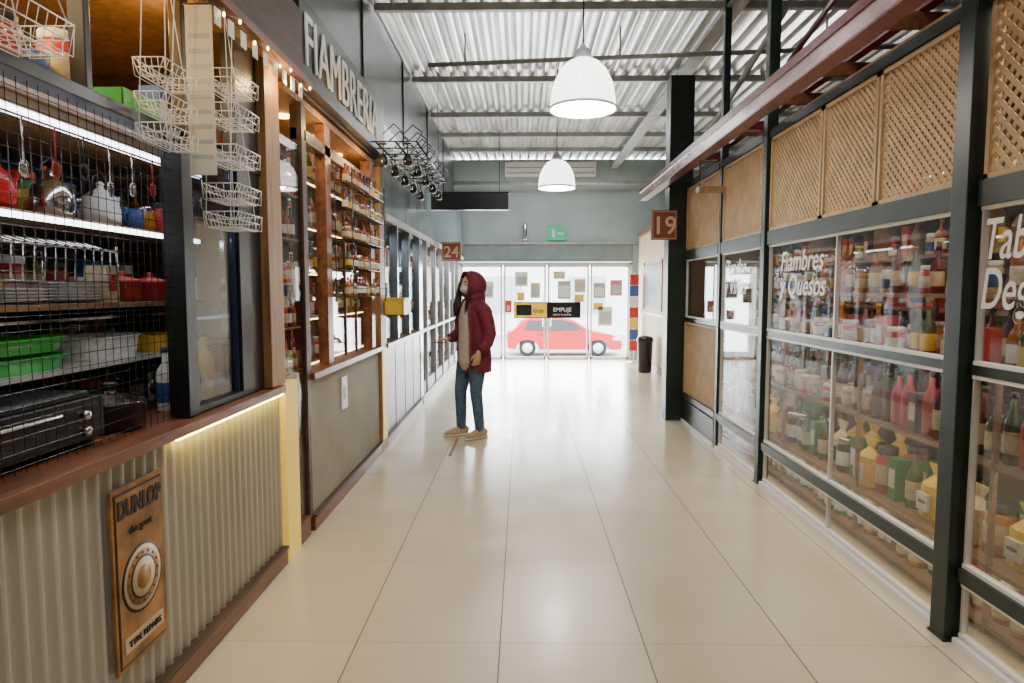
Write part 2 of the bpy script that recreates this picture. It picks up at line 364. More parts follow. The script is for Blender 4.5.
# ------------------------------------------------------------------ pendant lamps
def pendant(x,y,z):
    b=MB(); r=.225
    outer=[(r,0),(r*.995,.02),(r*.97,.09),(r*.88,.18),(r*.72,.255),(r*.5,.31),(r*.3,.335)]
    b.lathe(outer,(x,y,z),'shade',32)
    for i in range(32):
        a=2*math.pi*i/32
        b.sweep([(x+rr*1.003*math.cos(a),y+rr*1.003*math.sin(a),z+zz) for rr,zz in outer[:-1]],.002,'shade',4)
    b.lathe([(r*1.02,-.005),(r*1.03,.0),(r*1.03,.012),(r*1.0,.016)],(x,y,z),'white',32)
    b.lathe([(.066,.33),(.062,.36),(.045,.40),(.02,.42),(.012,.44)],(x,y,z),'greypanel',16)
    b.rod((x,y,z+.42),(x,y,4.14),.006,'blk')
    o=b.build('pendant_lamp')
    me=o.data; bm=bmesh.new(); bm.from_mesh(me)
    kill=[f for f in bm.faces if len(f.verts)==32 and f.calc_area()>.1]
    bmesh.ops.delete(bm,geom=kill,context='FACES'); bm.to_mesh(me); bm.free()
    bb=MB(); bb.ell((x,y,z+.2),(.06,.06,.08),'bulb'); bb.build('bulb',parent=o)
    l=bpy.data.lights.new('pendant_light','POINT'); l.energy=50; l.shadow_soft_size=.07; l.color=(1,.95,.87)
    lo=bpy.data.objects.new('pendant_light',l); lo.location=(x,y,z+.06); scene.collection.objects.link(lo); setpar(lo,o)
pendant(.42,4.7,2.72); pendant(.425,8.25,2.72)

# ------------------------------------------------------------------ LEFT SIDE
XF=-1.29
def counter(y0,y1,face,per=.075,amp=.012,top='wood'):
    b=MB()
    if face=='flat':
        b.box(XF-.04,XF,y0,y1,.1,.93,'greypanel')
        for i in range(5): b.box(XF,XF+.004,y0+i*(y1-y0)/4.02,y0+i*(y1-y0)/4.02+.012,.1,.93,'blk')
    else:
        b.corr('X',XF,y0,y1,.09,.93,per,amp,face)
        b.box(XF-.06,XF-.025,y0,y1,.05,.93,'darkwood')
    b.box(XF-.05,XF+.03,y0,y1,0,.09,top); b.box(XF-.05,XF+.04,y0,y1,.085,.10,'darkwood')
    b.box(XF-.32,XF+.045,y0,y1,.93,.97,top)
    return b.build('stall_counter',bevel=.003)
c1=counter(-.6,3.44,'zinc',.062,.010)
c2=counter(3.92,5.86,'beigecorr',.03,.004)
c3=counter(6.12,8.3,'flat'); 
b=MB(); b.box(XF+.018,XF+.038,2.35,3.42,.922,.929,'ledyel'); b.build('led_strip')

b=MB(); b.box(XF+.012,XF+.022,1.97,2.26,.25,.845,'poster'); b.box(XF+.022,XF+.024,1.982,2.248,.265,.83,'ink'); b.box(XF+.024,XF+.026,1.988,2.242,.272,.823,'poster')
cy,cz=2.115,.52
for r,m,k in ((.115,'ink',.0262),(.105,'signcream',.0272),(.092,'poster',.0282),(.072,'ink',.0292),(.064,'signcream',.0302),(.04,'poster',.0312)):
    b.lathe([(r,0),(r,.001)],(XF+k,cy,cz),m,28,'X')
for i in range(16):
    a=2*math.pi*i/16; b.box(XF+.029,XF+.030,cy+.082*math.cos(a)-.004,cy+.082*math.cos(a)+.004,cz+.082*math.sin(a)-.004,cz+.082*math.sin(a)+.004,'ink')
b.box(XF+.026,XF+.028,2.005,2.225,.305,.355,'signcream')
s=b.build('tin_wall_sign')
text('sign_text','DUNLOP',.078,(XF+.028,2.115,.75),'L','ink',s,align='CENTER',bold=.003,xs=.78); text('sign_text_2','TYRE REPAIRS',.03,(XF+.03,2.115,.32),'L','ink',s,align='CENTER')
text('sign_text_3','the great',.035,(XF+.028,2.115,.685),'L','ink',s,align='CENTER')

b=MB()
b.box(-1.37,-1.29,2.52,2.60,.975,2.07,'black'); b.box(-1.36,-1.30,3.04,3.29,.975,2.62,'black')
b.box(-1.37,-1.29,-.6,3.3,2.03,2.07,'black'); b.box(-1.36,-1.30,2.6,3.04,.975,1.0,'black')
for y in (2.60,3.02): b.box(-1.345,-1.315,y,y+.018,1.0,2.03,'blue')
b.box(-1.333,-1.328,2.62,3.02,1.0,2.03,'glasst')
b.box(-1.36,-1.29,1.2,1.23,2.07,2.62,'black'); b.box(-1.36,-1.31,2.02,2.05,2.07,2.62,'black'); b.box(-1.36,-1.31,2.6,2.66,2.07,2.62,'darkwood')
b.box(-1.38,-1.26,3.29,3.48,.975,2.60,'woodwarm')
b.build('stall_frame',bevel=.004)
b=MB(); b.box(-1.34,-1.255,3.45,3.64,.0,.974,'glowyel'); b.box(-1.33,-1.27,3.64,3.86,0,.12,'wood'); b.box(-1.38,-1.36,3.50,3.86,.975,2.3,'darkwood'); b.box(-1.36,-1.34,3.64,3.86,.12,.97,'cream'); b.box(-1.30,-1.27,3.86,3.91,.1,2.55,'darkwood')
b.box(-1.29,-1.285,3.50,3.86,.98,2.3,'glass'); b.box(-1.29,-1.285,3.65,3.86,.14,.98,'glass')
for z in (1.0,1.25,1.5,1.75,2.0): b.box(-1.36,-1.30,3.5,3.86,z,z+.01,'shelfwood')
for z in (1.01,1.26,1.51,1.76,2.01): row(b,-1.328,3.54,3.82,z,[('j',.12,.022,'redl','chrome','cre'),('b',.18,.022,'wine','blk','whi'),('j',.12,.022,'grn','yell','cre'),('b',.18,.022,'amber','redl','cre')],.06,.002)
b.build('showcase_column')
b=MB(); b.box(-2.95,-1.21,-.6,3.9,2.62,2.66,'woodwarm'); b.box(-1.24,-1.20,-.6,3.7,2.66,2.98,'darkwood'); b.box(-1.25,-1.18,-.6,3.7,2.60,2.64,'wood')
for y in (.6,1.6,2.6,3.45): b.lathe([(.05,0),(.05,.012),(.035,.014)],(-1.42,y,2.606),'ledwarm',16)
b.build('stall_canopy')
b=MB(); b.box(-2.95,-1.40,3.60,3.64,0,2.62,'darkwood'); b.box(-2.95,-1.42,5.95,5.99,0,2.98,'darkwood'); b.box(-2.95,-1.42,8.4,8.44,0,2.98,'bluedark'); b.build('stall_partition')

b=MB()
y=-.4
while y<2.52: b.rod((-1.33,y,.98),(-1.33,y,2.03),.0012,'blackplastic',4); y+=.04
z=1.0
while z<2.03: b.rod((-1.33,-.4,z),(-1.33,2.52,z),.0012,'blackplastic',4); z+=.04
b.build('wire_mesh_screen')

b=MB()
b.box(-2.35,-1.72,.6,3.55,1.72,1.745,'shelfwood'); b.box(-1.722,-1.705,.6,3.5,1.715,1.735,'led')
b.box(-2.35,-1.62,.6,3.55,1.40,1.42,'shelfwood'); b.box(-2.35,-1.55,.6,3.55,1.185,1.2,'alu')
b.box(-2.9,-1.62,.3,3.56,.88,.92,'alu'); b.box(-2.35,-1.42,.6,3.55,2.08,2.11,'woodwarm')
b.box(-2.4,-2.36,.6,3.55,.92,2.6,'bluedark')
for y in (.62,3.5): 
    for x in (-2.33,-1.6): b.box(x,x+.02,y,y+.02,.92,2.08,'chrome')
b.box(-1.62,-1.60,.7,3.5,1.36,1.37,'chrome')
b.build('kitchen_shelf')
b=MB(); b.rod((-1.6,.7,2.03),(-1.6,3.3,2.03),.012,'led',8); b.box(-1.62,-1.58,.7,3.3,2.045,2.08,'white'); b.build('tube_light')
def kettle(x,y,z,m):
    b=MB(); b.lathe([(.06,0),(.075,.01),(.08,.06),(.065,.12),(.035,.15),(.02,.155),(.012,.165),(.018,.18),(.005,.19)],(x,y,z),m,18)
    b.sweep([(x,y+.07,z+.05),(x,y+.11,z+.09),(x,y+.13,z+.14)],[.015,.011,.008],m,8)
    b.sweep([(x,y-.06,z+.12),(x,y-.05,z+.2),(x,y,z+.235),(x,y+.05,z+.2),(x,y+.06,z+.12)],.006,'blackplastic',8); b.build('kettle')
kettle(-1.82,2.26,1.746,'red'); kettle(-1.82,2.56,1.746,'chrome'); kettle(-1.82,2.86,1.746,'white')
b=MB()
kit=[('j',.14,.045,'jar','chrome','whi'),('j',.12,.05,'honey','chrome',None),('b',.24,.035,'oliveg','blk','cre'),('j',.16,.05,'redl','blk',None),('b',.22,.03,'amber','redl','whi'),('j',.1,.04,'whi','whi','blu'),('j',.15,.05,'chrome','chrome',None),
     ('m',1.1,.05,'redl'),('m',1.1,.05,'yell'),('m',1.1,.05,'blu'),('j',.2,.06,'redl','whi','cre'),('j',.18,.055,'grn','redl','yell'),('j',.22,.055,'yell','redl','redl'),
     ('o',1.1,.075,'chrome'),('o',1.0,.07,'blackplastic'),('o',1.0,.07,'redl'),('c',.2,.045,'blu','whi'),('c',.16,.05,'cre','redl'),('c',.22,.04,'brn','yell'),('c',.12,.06,'whi','grn')]
short=[k for k in kit if (k[0] in 'mo') or k[1]<.165]
row(b,-1.97,.9,3.4,1.746,kit,.1); row(b,-2.2,.9,3.4,1.746,kit,.11); row(b,-1.80,1.2,2.1,1.746,kit,.1)
for x in (-1.52,-1.72,-2.0): row(b,x,.9,2.3,2.111,kit,.11); row(b,x,2.78,3.45,2.111,kit,.11)
row(b,-1.80,3.05,3.42,1.746,kit,.1); row(b,-2.05,1.3,3.4,1.421,kit,.11); row(b,-2.02,1.0,3.4,1.201,short,.11)
row(b,-1.85,1.2,3.4,.921,kit,.12); row(b,-2.15,1.2,3.4,.921,kit,.11)
b.build('jars_and_bottles')
b=MB()
for y in (1.45,1.7,2.0,2.28,2.55):
    k=R.randint(4,8)
    for i in range(k): b.lathe([(.04,0),(.05,.004),(.10,.016),(.098,.018),(.045,.006)],(-1.76,y,1.421+i*.012),'whi',20)
b.build('plate_stack')
b=MB()
for y in [1.6+i*.05 for i in range(20)]:
    b.sweep([(-1.6,y,1.5),(-1.6,y+.01,1.62),(-1.75,y+.02,1.66),(-1.9,y,1.62)],.003,'chrome',5)
for x in (-1.6,-1.9): b.rod((x,1.55,1.5),(x,2.62,1.5),.004,'chrome'); b.rod((x,1.55,1.62),(x,2.62,1.62),.004,'chrome')
for y in (1.55,2.6):
    for x in (-1.6,-1.9): b.rod((x,y,1.42),(x,y,1.64),.004,'chrome')
b.build('dish_rack')
b=MB(); row(b,-1.72,2.7,3.42,1.421,short,.09); b.build('saucepans')
def tray(x,y,z,sx,sy,h,m,name):
    b=MB(); pr=[]
    n=24; rings=[(1,.0),(1.12,h),(1.18,h),(1.18,h-.006),(1.05,h-.01),(.92,.008)]
    vs=[]
    for k,zz in rings:
        for i in range(n):
            a=2*math.pi*i/n; c,s_=math.cos(a),math.sin(a); q=(abs(c)**4+abs(s_)**4)**(-.25)
            vs.append((x+sx*k*c*q*.85,y+sy*k*s_*q*.85,z+zz))
    fs=[(j*n+i,j*n+(i+1)%n,(j+1)*n+(i+1)%n,(j+1)*n+i) for j in range(len(rings)-1) for i in range(n)]+[tuple(range(n)),tuple((len(rings)-1)*n+i for i in range(n))]
    b.add(vs,fs,m,False); b.build(name)
tray(-1.70,2.12,1.201,.12,.2,.05,'greenpl','green_tray'); tray(-1.70,2.12,1.262,.12,.2,.05,'greenpl','green_tray'); tray(-1.70,2.6,1.201,.12,.17,.09,'whi','white_tub')
tray(-1.70,1.66,1.201,.12,.18,.07,'greenpl','green_tray'); tray(-1.70,2.98,1.201,.11,.13,.07,'yell','yellow_bowl')
b=MB(); b.box(-1.6,-1.44,2.42,2.66,2.111,2.12,'greenpl')
for x in(-1.6,-1.445): b.box(x,x+.008,2.42,2.66,2.111,2.2,'greenpl')
for y in(2.42,2.652): b.box(-1.6,-1.44,y,y+.008,2.111,2.2,'greenpl')
b.build('green_crate')
b=MB(); b.box(-1.60,-1.37,1.3,2.12,1.0,1.13,'blackplastic'); b.box(-1.58,-1.39,1.33,2.08,1.13,1.15,'carglass')
for y in (1.34,2.07):
    for x in (-1.57,-1.4): b.lathe([(.02,0),(.02,.031)],(x,y,.971),'blk')
b.rod((-1.355,1.35,1.1),(-1.355,1.9,1.1),.007,'chrome')
for z in (1.03,1.08): b.lathe([(.016,0),(.014,.018)],(-1.37,2.02,z),'chrome',14,'X')
b.build('countertop_oven',bevel=.015)
b=MB(); b.lathe([(.10,0),(.115,.02),(.12,.09),(.125,.095),(.11,.11),(.03,.13),(.02,.15),(.03,.165),(.02,.17)],(-1.48,2.32,.971),'blackplastic',24)
b.box(-1.5,-1.46,2.18,2.22,1.04,1.055,'blk'); b.box(-1.5,-1.46,2.42,2.46,1.04,1.055,'blk'); b.build('cooking_pot')
b=MB(); row(b,-1.47,2.68,3.0,.971,[('b',.3,.045,'yell','blk','yell'),('b',.28,.04,'whi','blu','blu'),('b',.26,.045,'blu','whi',None)],.1); b.build('cleaning_bottles')
b=MB(); b.rod((-1.5,1.2,1.99),(-1.5,3.4,1.99),.004,'chrome')
for i in range(15):
    y=1.3+i*.14; m=('chrome','chrome','redl','blackplastic')[i%4]; L=(.12,.10,.14)[i%3]
    b.rod((-1.5,y,1.99),(-1.5,y,1.99-L),.003,m); b.ell((-1.5,y,1.975-L),(.008,.022,.028),m,10,6)
b.rod((-1.5,1.2,1.99),(-1.5,1.2,2.08),.003,'chrome'); b.rod((-1.5,3.4,1.99),(-1.5,3.4,2.08),.003,'chrome')
b.build('hanging_utensils')

def wbasket(x0,x1,y0,y1,z,h,b):
    for k in range(3):
        zz=z+h*k/2; q=.01*(2-k)
        b.sweep([(x0+q,y0+q,zz),(x1-q,y0+q,zz),(x1-q,y1-q,zz),(x0+q,y1-q,zz)],.0022,'wirew',5,closed=True)
    n=int((y1-y0)/.03)
    for i in range(n+1):
        y=y0+(y1-y0)*i/n
        b.sweep([(x0,y,z+h),(x0+.02,y,z),(x1-.02,y,z),(x1,y,z+h)],.0013,'wirew',4)
    for i in range(6):
        x=x0+(x1-x0)*i/5; b.sweep([(x,y0,z+h),(x,y0+.01,z),(x,y1-.01,z),(x,y1,z+h)],.0013,'wirew',4)
b=MB()
for z in (1.72,1.83,1.98,2.14,2.27): wbasket(-1.26,-1.12,2.62,2.86,z,.06,b)
for y in (2.63,2.85): b.rod((-1.255,y,1.72),(-1.22,y,2.6),.002,'wirew'); b.rod((-1.14,y,1.72),(-1.20,2.73,2.6),.0018,'wirew')
b.build('hanging_wire_basket')
b=MB()
for z in (1.97,2.07,2.18): wbasket(-1.285,-1.18,2.22,2.44,z,.055,b)
for y in (2.23,2.43): b.rod((-1.28,y,1.97),(-1.24,y,2.6),.002,'wirew'); b.rod((-1.185,y,1.97),(-1.22,2.32,2.6),.0018,'wirew')
b.build('hanging_wire_basket')
b=MB(); wbasket(-1.28,-1.14,1.35,1.72,2.06,.08,b)
for y in (1.36,1.71): b.rod((-1.27,y,2.06),(-1.22,1.53,2.6),.002,'wirew'); b.rod((-1.15,y,2.14),(-1.22,1.53,2.6),.002,'wirew')
b.build('hanging_wire_basket')
b=MB(); b.box(-1.245,-1.145,2.50,2.503,1.90,2.52,'cream'); b.rod((-1.25,2.501,2.52),(-1.14,2.501,2.52),.004,'darkwood'); b.rod((-1.195,2.501,2.52),(-1.195,2.501,2.6),.002,'blk')
for i in range(9): b.box(-1.235,-1.155,2.4985,2.50,1.96+i*.055,1.975+i*.055,'greypanel')
b.build('hanging_banner')
b=MB(); b.box(-1.245,-1.165,2.099,2.103,2.40,2.48,'white'); b.rod((-1.205,2.1,2.48),(-1.205,2.1,2.6),.0015,'blk'); s=b.build('letter_tag')
text('tag_letter','Z',.08,(-1.225,2.097,2.415),'F','blk',s)
b=MB(); b.rod((-1.18,2.5,2.56),(-1.18,3.7,2.56),.002,'blk',4)
for i in range(9):
    y=2.6+i*.12; b.box(-1.181,-1.177,y,y+.05,2.49,2.555,'white')
b.build('price_tags')
b=MB(); pts=[]
for i in range(41):
    y=2.2+i*.0375; pts.append((-1.165,y,2.585-.03*math.sin(math.pi*(i%8)/8)))
b.sweep(pts,.002,'blk',4)
for i in range(0,41,4): x,y,z=pts[i]; b.ell((x,y,z-.012),(.006,.006,.01),'ledwarm',8,6)
b.build('string_lights')

b=MB(); b.box(-1.30,-1.22,3.72,5.95,2.64,3.10,'black'); b.box(-1.40,-1.3,3.72,5.95,2.63,2.97,'darkwood'); s=b.build('sign_board')
text('sign_letters','FIAMBRERIA',.42,(-1.21,3.76,2.73),'L','white',s,ext=.004,bold=-.002,xs=.84)

b=MB()
b.box(-1.36,-1.29,3.92,4.0,.975,2.55,'darkwood'); b.box(-1.36,-1.29,4.38,4.5,.975,2.55,'wood'); b.box(-1.36,-1.28,5.62,5.74,.975,2.55,'wood')
b.box(-1.38,-1.26,5.88,6.1,0,2.55,'woodwarm'); b.box(-1.375,-1.255,5.90,6.08,.1,.95,'glowyel')
b.box(-1.36,-1.29,3.92,5.9,2.35,2.42,'darkwood'); b.box(-1.335,-1.33,4.0,4.38,.98,2.35,'glass'); b.box(-1.335,-1.33,4.5,5.62,.98,2.35,'glass'); b.box(-2.9,-1.3,3.66,5.94,2.56,2.6,'woodwarm')
for y in (4.94,5.26): b.box(-1.34,-1.32,y,y+.02,.98,2.35,'darkwood')
for y in (4.2,4.8,5.4): b.lathe([(.05,0),(.05,.012)],(-1.5,y,2.548),'ledwarm',16)
b.build('stall_frame',bevel=.004)
b=MB()
for z in (1.0,1.3,1.6,1.9,2.2): b.box(-1.75,-1.42,3.7,5.9,z-.02,z,'darkwood'); b.box(-1.42,-1.415,3.7,5.9,z-.03,z-.022,'ledwarm')
b.box(-1.79,-1.75,3.7,5.9,.0,2.5,'warmwall')
for y in (3.7,4.8,5.88): b.box(-1.75,-1.42,y,y+.02,.0,2.5,'darkwood')
b.build('bottle_shelf')
b=MB(); lk=[('b',.24,.036,'amber','blk','cre'),('b',.26,.036,'wine','redl','whi'),('b',.24,.034,'oliveg','blk','yell'),('j',.15,.045,'honey','redl','cre'),('j',.14,.045,'redl','chrome','whi'),('b',.25,.035,'wine','redl','redl'),('j',.16,.05,'oliveg','chrome','cre'),('b',.25,.036,'blk','yell','brn')]
for z in (1.0,1.3,1.6,1.9,2.2):
    row(b,-1.47,3.78,5.85,z+.001,lk,.075); row(b,-1.6,3.8,5.85,z+.001,lk,.08)
b.build('liquor_bottles')
b=MB()
for z in (1.42,1.62,1.82,2.02,2.2):
    wbk=[(-1.28,4.55,z),(-1.16,4.55,z),(-1.16,5.6,z),(-1.28,5.6,z)]
    b.sweep(wbk,.003,'blackplastic',5,closed=True); b.rod((-1.16,4.55,z+.06),(-1.16,5.6,z+.06),.003,'blackplastic')
    for i in range(22): b.rod((-1.28,4.57+i*.049,z),(-1.16,4.57+i*.049,z),.002,'blackplastic',4)
for y in (4.55,5.08,5.6):
    for x in (-1.28,-1.16): b.rod((x,y,1.38),(x,y,2.32),.004,'blackplastic')
b.build('wire_shelf_rack')
b=MB()
for z in (1.42,1.62,1.82,2.02,2.2):
    row(b,-1.22,4.62,5.58,z+.004,[('b',.15,.022,'amber','redl','cre'),('b',.16,.022,'wine','blk','whi'),('j',.1,.03,'honey','redl','cre'),('j',.1,.03,'brn','chrome','cre'),('b',.15,.022,'oliveg','blk','yell')],.08)
b.build('spice_jars')
b=MB(); b.box(XF+.006,XF+.016,4.62,4.76,.62,.85,'white'); b.box(XF+.016,XF+.02,4.66,4.72,.69,.78,'greypanel'); b.build('light_switch')
def opentub(x0,x1,y0,y1,z0,z1,m,name):
    b=MB(); t=.01; b.box(x0,x1,y0,y1,z0,z0+t,m)
    b.box(x0,x0+t,y0,y1,z0,z1,m); b.box(x1-t,x1,y0,y1,z0,z1,m); b.box(x0,x1,y0,y0+t,z0,z1,m); b.box(x0,x1,y1-t,y1,z0,z1,m); b.box(x0-.01,x1+.01,y0-.01,y0+.01,z1-.02,z1,m); b.box(x1-.01,x1+.01,y0,y1,z1-.02,z1,m); b.build(name)
opentub(-1.24,-1.06,5.9,6.2,1.24,1.4,'yellow','yellow_wall_bin')

b=MB()
for x in (-1.18,-1.02,-.85): b.rod((x,5.4,2.66),(x,7.4,2.66),.008,'blackplastic')
for i in range(9):
    y=5.4+i*.25; b.rod((-1.22,y,2.66),(-.85,y,2.66),.006,'blackplastic')
    for x in (-1.13,-.93):
        b.lathe([(.035,0),(.035,-.004),(.005,-.01),(.005,-.08),(.03,-.10),(.04,-.14),(.032,-.18)],(x,y+.05,2.655),'jar' if i%2 else 'blackplastic',12)
    b.sweep([(-.85,y,2.66),(-.80,y,2.73),(-.88,y,2.79),(-.95,y,2.72),(-1.03,y,2.80),(-1.12,y,2.72)],.006,'blackplastic',5)
b.build('hanging_glass_rack')

b=MB()
b.box(-1.41,-1.24,6.0,FY-.02,2.12,2.96,'bluepanel'); b.box(-1.25,-1.22,6.0,FY-.02,2.10,2.16,'steel')
for y in (6.14,6.8,7.5,8.24,8.9,9.8,10.7,11.6,12.5,13.4): b.box(-1.36,-1.28,y,y+.06,.97 if y<8.4 else 0,2.12,'bluepanel' if y<8.4 else 'steel')
b.box(-1.33,-1.325,6.2,8.25,.98,2.1,'glassl'); b.box(-1.33,-1.325,8.5,13.4,.25,2.1,'glassl')
b.box(-1.36,-1.3,8.44,13.5,0,.25,'greypanel'); b.box(-1.36,-1.28,8.44,13.5,.92,.96,'steel'); b.box(-1.36,-1.28,8.3,8.5,0,2.12,'bluepanel')
b.box(-1.36,-1.27,8.44,13.5,0,.1,'wood')
b.build('shopfront')
b=MB()
for z in (1.0,1.35,1.7): b.box(-1.75,-1.40,6.1,8.3,z-.02,z,'shelfwood')
for z in (.28,.62,1.0,1.35,1.7): b.box(-1.75,-1.40,8.5,13.4,z-.02,z,'shelfwood')
b.box(-1.79,-1.75,6.05,8.35,0,2.1,'warmwall'); b.box(-1.79,-1.75,8.5,13.4,0,2.1,'beigewall'); b.build('shop_shelf')
b=MB()
for z in (.28,.62,1.0,1.35,1.7):
    for a_,c_ in ((6.2,8.25),(8.55,13.3)):
        if z<.9 and a_<8: continue
        row(b,-1.46,a_,c_,z+.001,lk+[('j',.2,.07,'whi','whi','blu'),('j',.2,.07,'yell','redl','whi'),('c',.22,.06,'blu','whi'),('c',.2,.06,'redl','yell')],.12)
b.build('shop_goods')
b=MB()
for i,(y,m) in enumerate(((9.2,'cre'),(10.1,'whi'),(11.9,'blu'))): b.box(-1.322,-1.318,y,y+.4,1.3,1.8,m); b.box(-1.318,-1.316,y+.05,y+.35,1.4,1.6,'greypanel')
b.build('window_posters')
b=MB(); b.box(-1.20,-.18,8.78,8.83,2.52,2.74,'blackplastic'); b.box(-1.21,-.17,8.77,8.84,2.735,2.755,'black'); b.rod((-1.1,8.8,2.75),(-1.1,8.8,4.15),.004,'blk'); b.rod((-.3,8.8,2.75),(-.3,8.8,4.15),.004,'blk'); b.build('hanging_sign')
def numsign(x0,x1,y,z0,z1,t):
    b=MB(); b.box(x0,x1,y-.02,y+.02,z0,z1,'signred'); b.box(x0+.012,x1-.012,y-.023,y-.02,z0+.012,z1-.012,'signcream'); b.box(x0+.018,x1-.018,y-.025,y-.023,z0+.018,z1-.018,'signred')
    s=b.build('number_sign'); text('number',t,(z1-z0)*.85,((x0+x1)/2,y-.027,z0+(z1-z0)*.2),'F','signcream',s,align='CENTER',bold=.003)
numsign(-1.18,-.90,9.8,1.90,2.17,'24')

# ------------------------------------------------------------------ RIGHT SIDE
XR=1.83
def post(x0,x1,y0,y1,z1=4.15):
    b=MB(); b.box(x0,x1,y0,y1,0,z1,'green'); b.box(x0-.008,x1+.008,y0-.008,y1+.008,0,.01,'green'); b.build('steel_post',bevel=.004)
post(1.77,1.87,2.69,2.79); post(1.79,1.87,4.95,5.03); post(1.80,1.86,6.08,6.14); post(1.62,1.88,7.4,7.62,3.8); post(1.74,1.88,.5,.64)
def lattice(y0,y1,z0,z1,sp=.046,w=.0155):
    b=MB(); fr=.022
    b.box(XR-.02,XR+.02,y0,y1,z0,z0+fr,'lattice'); b.box(XR-.02,XR+.02,y0,y1,z1-fr,z1,'lattice'); b.box(XR-.02,XR+.02,y0,y0+fr,z0,z1,'lattice'); b.box(XR-.02,XR+.02,y1-fr,y1,z0,z1,'lattice')
    H=z1-z0; 
    for sg,xo in ((1,-.005),(-1,.001)):
        c=-H
        while c<(y1-y0):
            ya,yb=y0+c,y0+c+H; a=max(ya,y0); bb=min(yb,y1)
            if bb>a:
                za=z0+(a-ya); zb=z0+(bb-ya)
                if sg<0: za,zb=z1-(za-z0),z1-(zb-z0)
                b.obox((XR+xo,a,za),(XR+xo,bb,zb),w,.005,(1,0,0),'lattice')
            c+=sp
    b.build('lattice_panel')
for y0,y1 in ((2.82,3.45),(3.47,4.08),(4.10,4.92),(5.06,6.06),(6.16,7.38)): lattice(y0,y1,1.9,2.57)
lattice(1.4,2.66,1.9,2.9,.06,.02); lattice(6.16,7.38,.26,1.12)
def win(n,y0,y1,z0,z1,mull=()):
    b=MB(); f=.016
    b.box(XR-.015,XR+.015,y0,y1,z0,z0+f,'white'); b.box(XR-.015,XR+.015,y0,y1,z1-f,z1,'white')
    for y in [y0,y1-.014]+list(mull): b.box(XR-.012,XR+.012,y,y+.012,z0,z1,'alu')
    b.box(XR-.003,XR+.003,y0+.005,y1-.005,z0+.01,z1-.01,'glass'); return b.build('window_%d'%n)
k=1; wins=[]
for y0,y1,mu in ((.66,2.67,(1.7,)),(2.82,4.92,(3.87,)),(5.06,6.06,()),(6.16,7.38,())):
    wins.append(win(k,y0,y1,1.17,1.80,mu)); k+=1
    if y0<6.1: win(k,y0,y1,.33,1.13,mu); k+=1; win(k,y0,y1,.035,.265,mu); k+=1
b=MB()
for y0,y1 in ((.66,2.67),(2.82,4.92),(5.06,6.06),(6.16,7.38)):
    b.box(1.80,1.87,y0,y1,1.80,1.90,'green'); b.box(1.81,1.87,y0,y1,1.13,1.17,'green'); b.box(1.80,1.87,y0,y1,.27,.33,'green'); b.box(1.79,1.87,y0,y1,0,.03,'white'); b.box(1.80,1.87,y0,y1,2.575,2.63,'green')
b.box(1.80,1.87,6.16,7.38,.03,.25,'green')
b.build('shopfront_frame')
text('window_lettering','Fiambres\ny Quesos',.19,(XR-.02,4.68,1.60),'R','white',wins[1],shear=.25,bold=.001,ext=.001,xs=.95)
text('window_lettering_2','Tablas\nDegus-',.225,(XR-.02,2.645,1.59),'R','white',wins[0],shear=.2,bold=.001,ext=.001,xs=.68)
text('window_lettering_3','Picadas\ny Vinos',.19,(XR-.02,5.95,1.60),'R','white',wins[2],shear=.25,bold=.001,ext=.001)

b=MB(); b.box(3.0,3.05,.3,7.5,0,2.62,'warmwall'); b.box(1.89,3.05,7.46,7.5,0,2.62,'warmwall'); b.box(1.89,3.05,.3,.34,0,2.62,'warmwall'); b.box(1.89,3.3,.3,7.7,2.66,2.70,'woodwarm'); b.build('stall_partition')
b=MB()
for z in (.05,.30,.74,1.12): b.box(1.98,2.42,.4,7.4,z-.022,z,'shelfwood')
for z in (1.45,): b.box(2.2,2.42,.4,7.4,z-.022,z,'shelfwood')
for z in (1.35,1.7,2.05): b.box(2.62,2.98,.4,7.4,z-.022,z,'shelfwood')
for y in (.4,1.6,2.75,3.87,4.98,6.1,7.38): b.box(2.40,2.42,y,y+.02,0,1.75,'shelfwood'); b.box(1.98,2.0,y,y+.02,0,1.12,'shelfwood'); b.box(2.62,2.98,y,y+.02,0,2.1,'shelfwood')
b.box(2.425,2.435,.4,7.4,0,1.12,'warmwall')
b.build('display_shelf')
b=MB()
low=[('j',.14,.045,'honey','whi','cre'),('j',.10,.045,'brn','redl','whi'),('j',.14,.045,'oliveg','chrome','cre'),('j',.12,.045,'redl','whi','cre'),('c',.12,.05,'brn','cre'),('j',.13,.05,'grn','yell','whi')]
row(b,2.06,.8,7.3,.051,low,.11,.02); row(b,2.2,.8,7.3,.051,low,.11,.02)
mid=[('p',.33,.085,'yell','blk'),('p',.28,.08,'yell','whi'),('j',.24,.06,'blk','chrome','whi'),('j',.22,.06,'honey','blk','cre'),('p',.3,.075,'cre','blk'),('j',.27,.06,'redl','blk','cre'),('j',.17,.05,'brn','blk','whi'),('b',.34,.04,'oliveg','blk','cre'),('c',.25,.05,'grn','whi')]
row(b,2.11,.8,7.3,.301,mid,.13,.025); row(b,2.29,.8,7.3,.301,mid,.14,.02)
top=[('b',.31,.037,'redl','blk','redl'),('b',.31,.037,'wine','blk','cre'),('b',.27,.037,'brn','blk','brn'),('b',.3,.036,'oliveg','blk','cre'),('c',.22,.045,'brn','cre')]
row(b,2.05,.8,3.8,.741,top,.085,.02); row(b,2.17,.8,7.3,.741,top+low,.1,.02); row(b,2.3,.8,7.3,.741,top,.1,.02); row(b,2.05,3.9,7.3,.741,low+top,.11,.02)
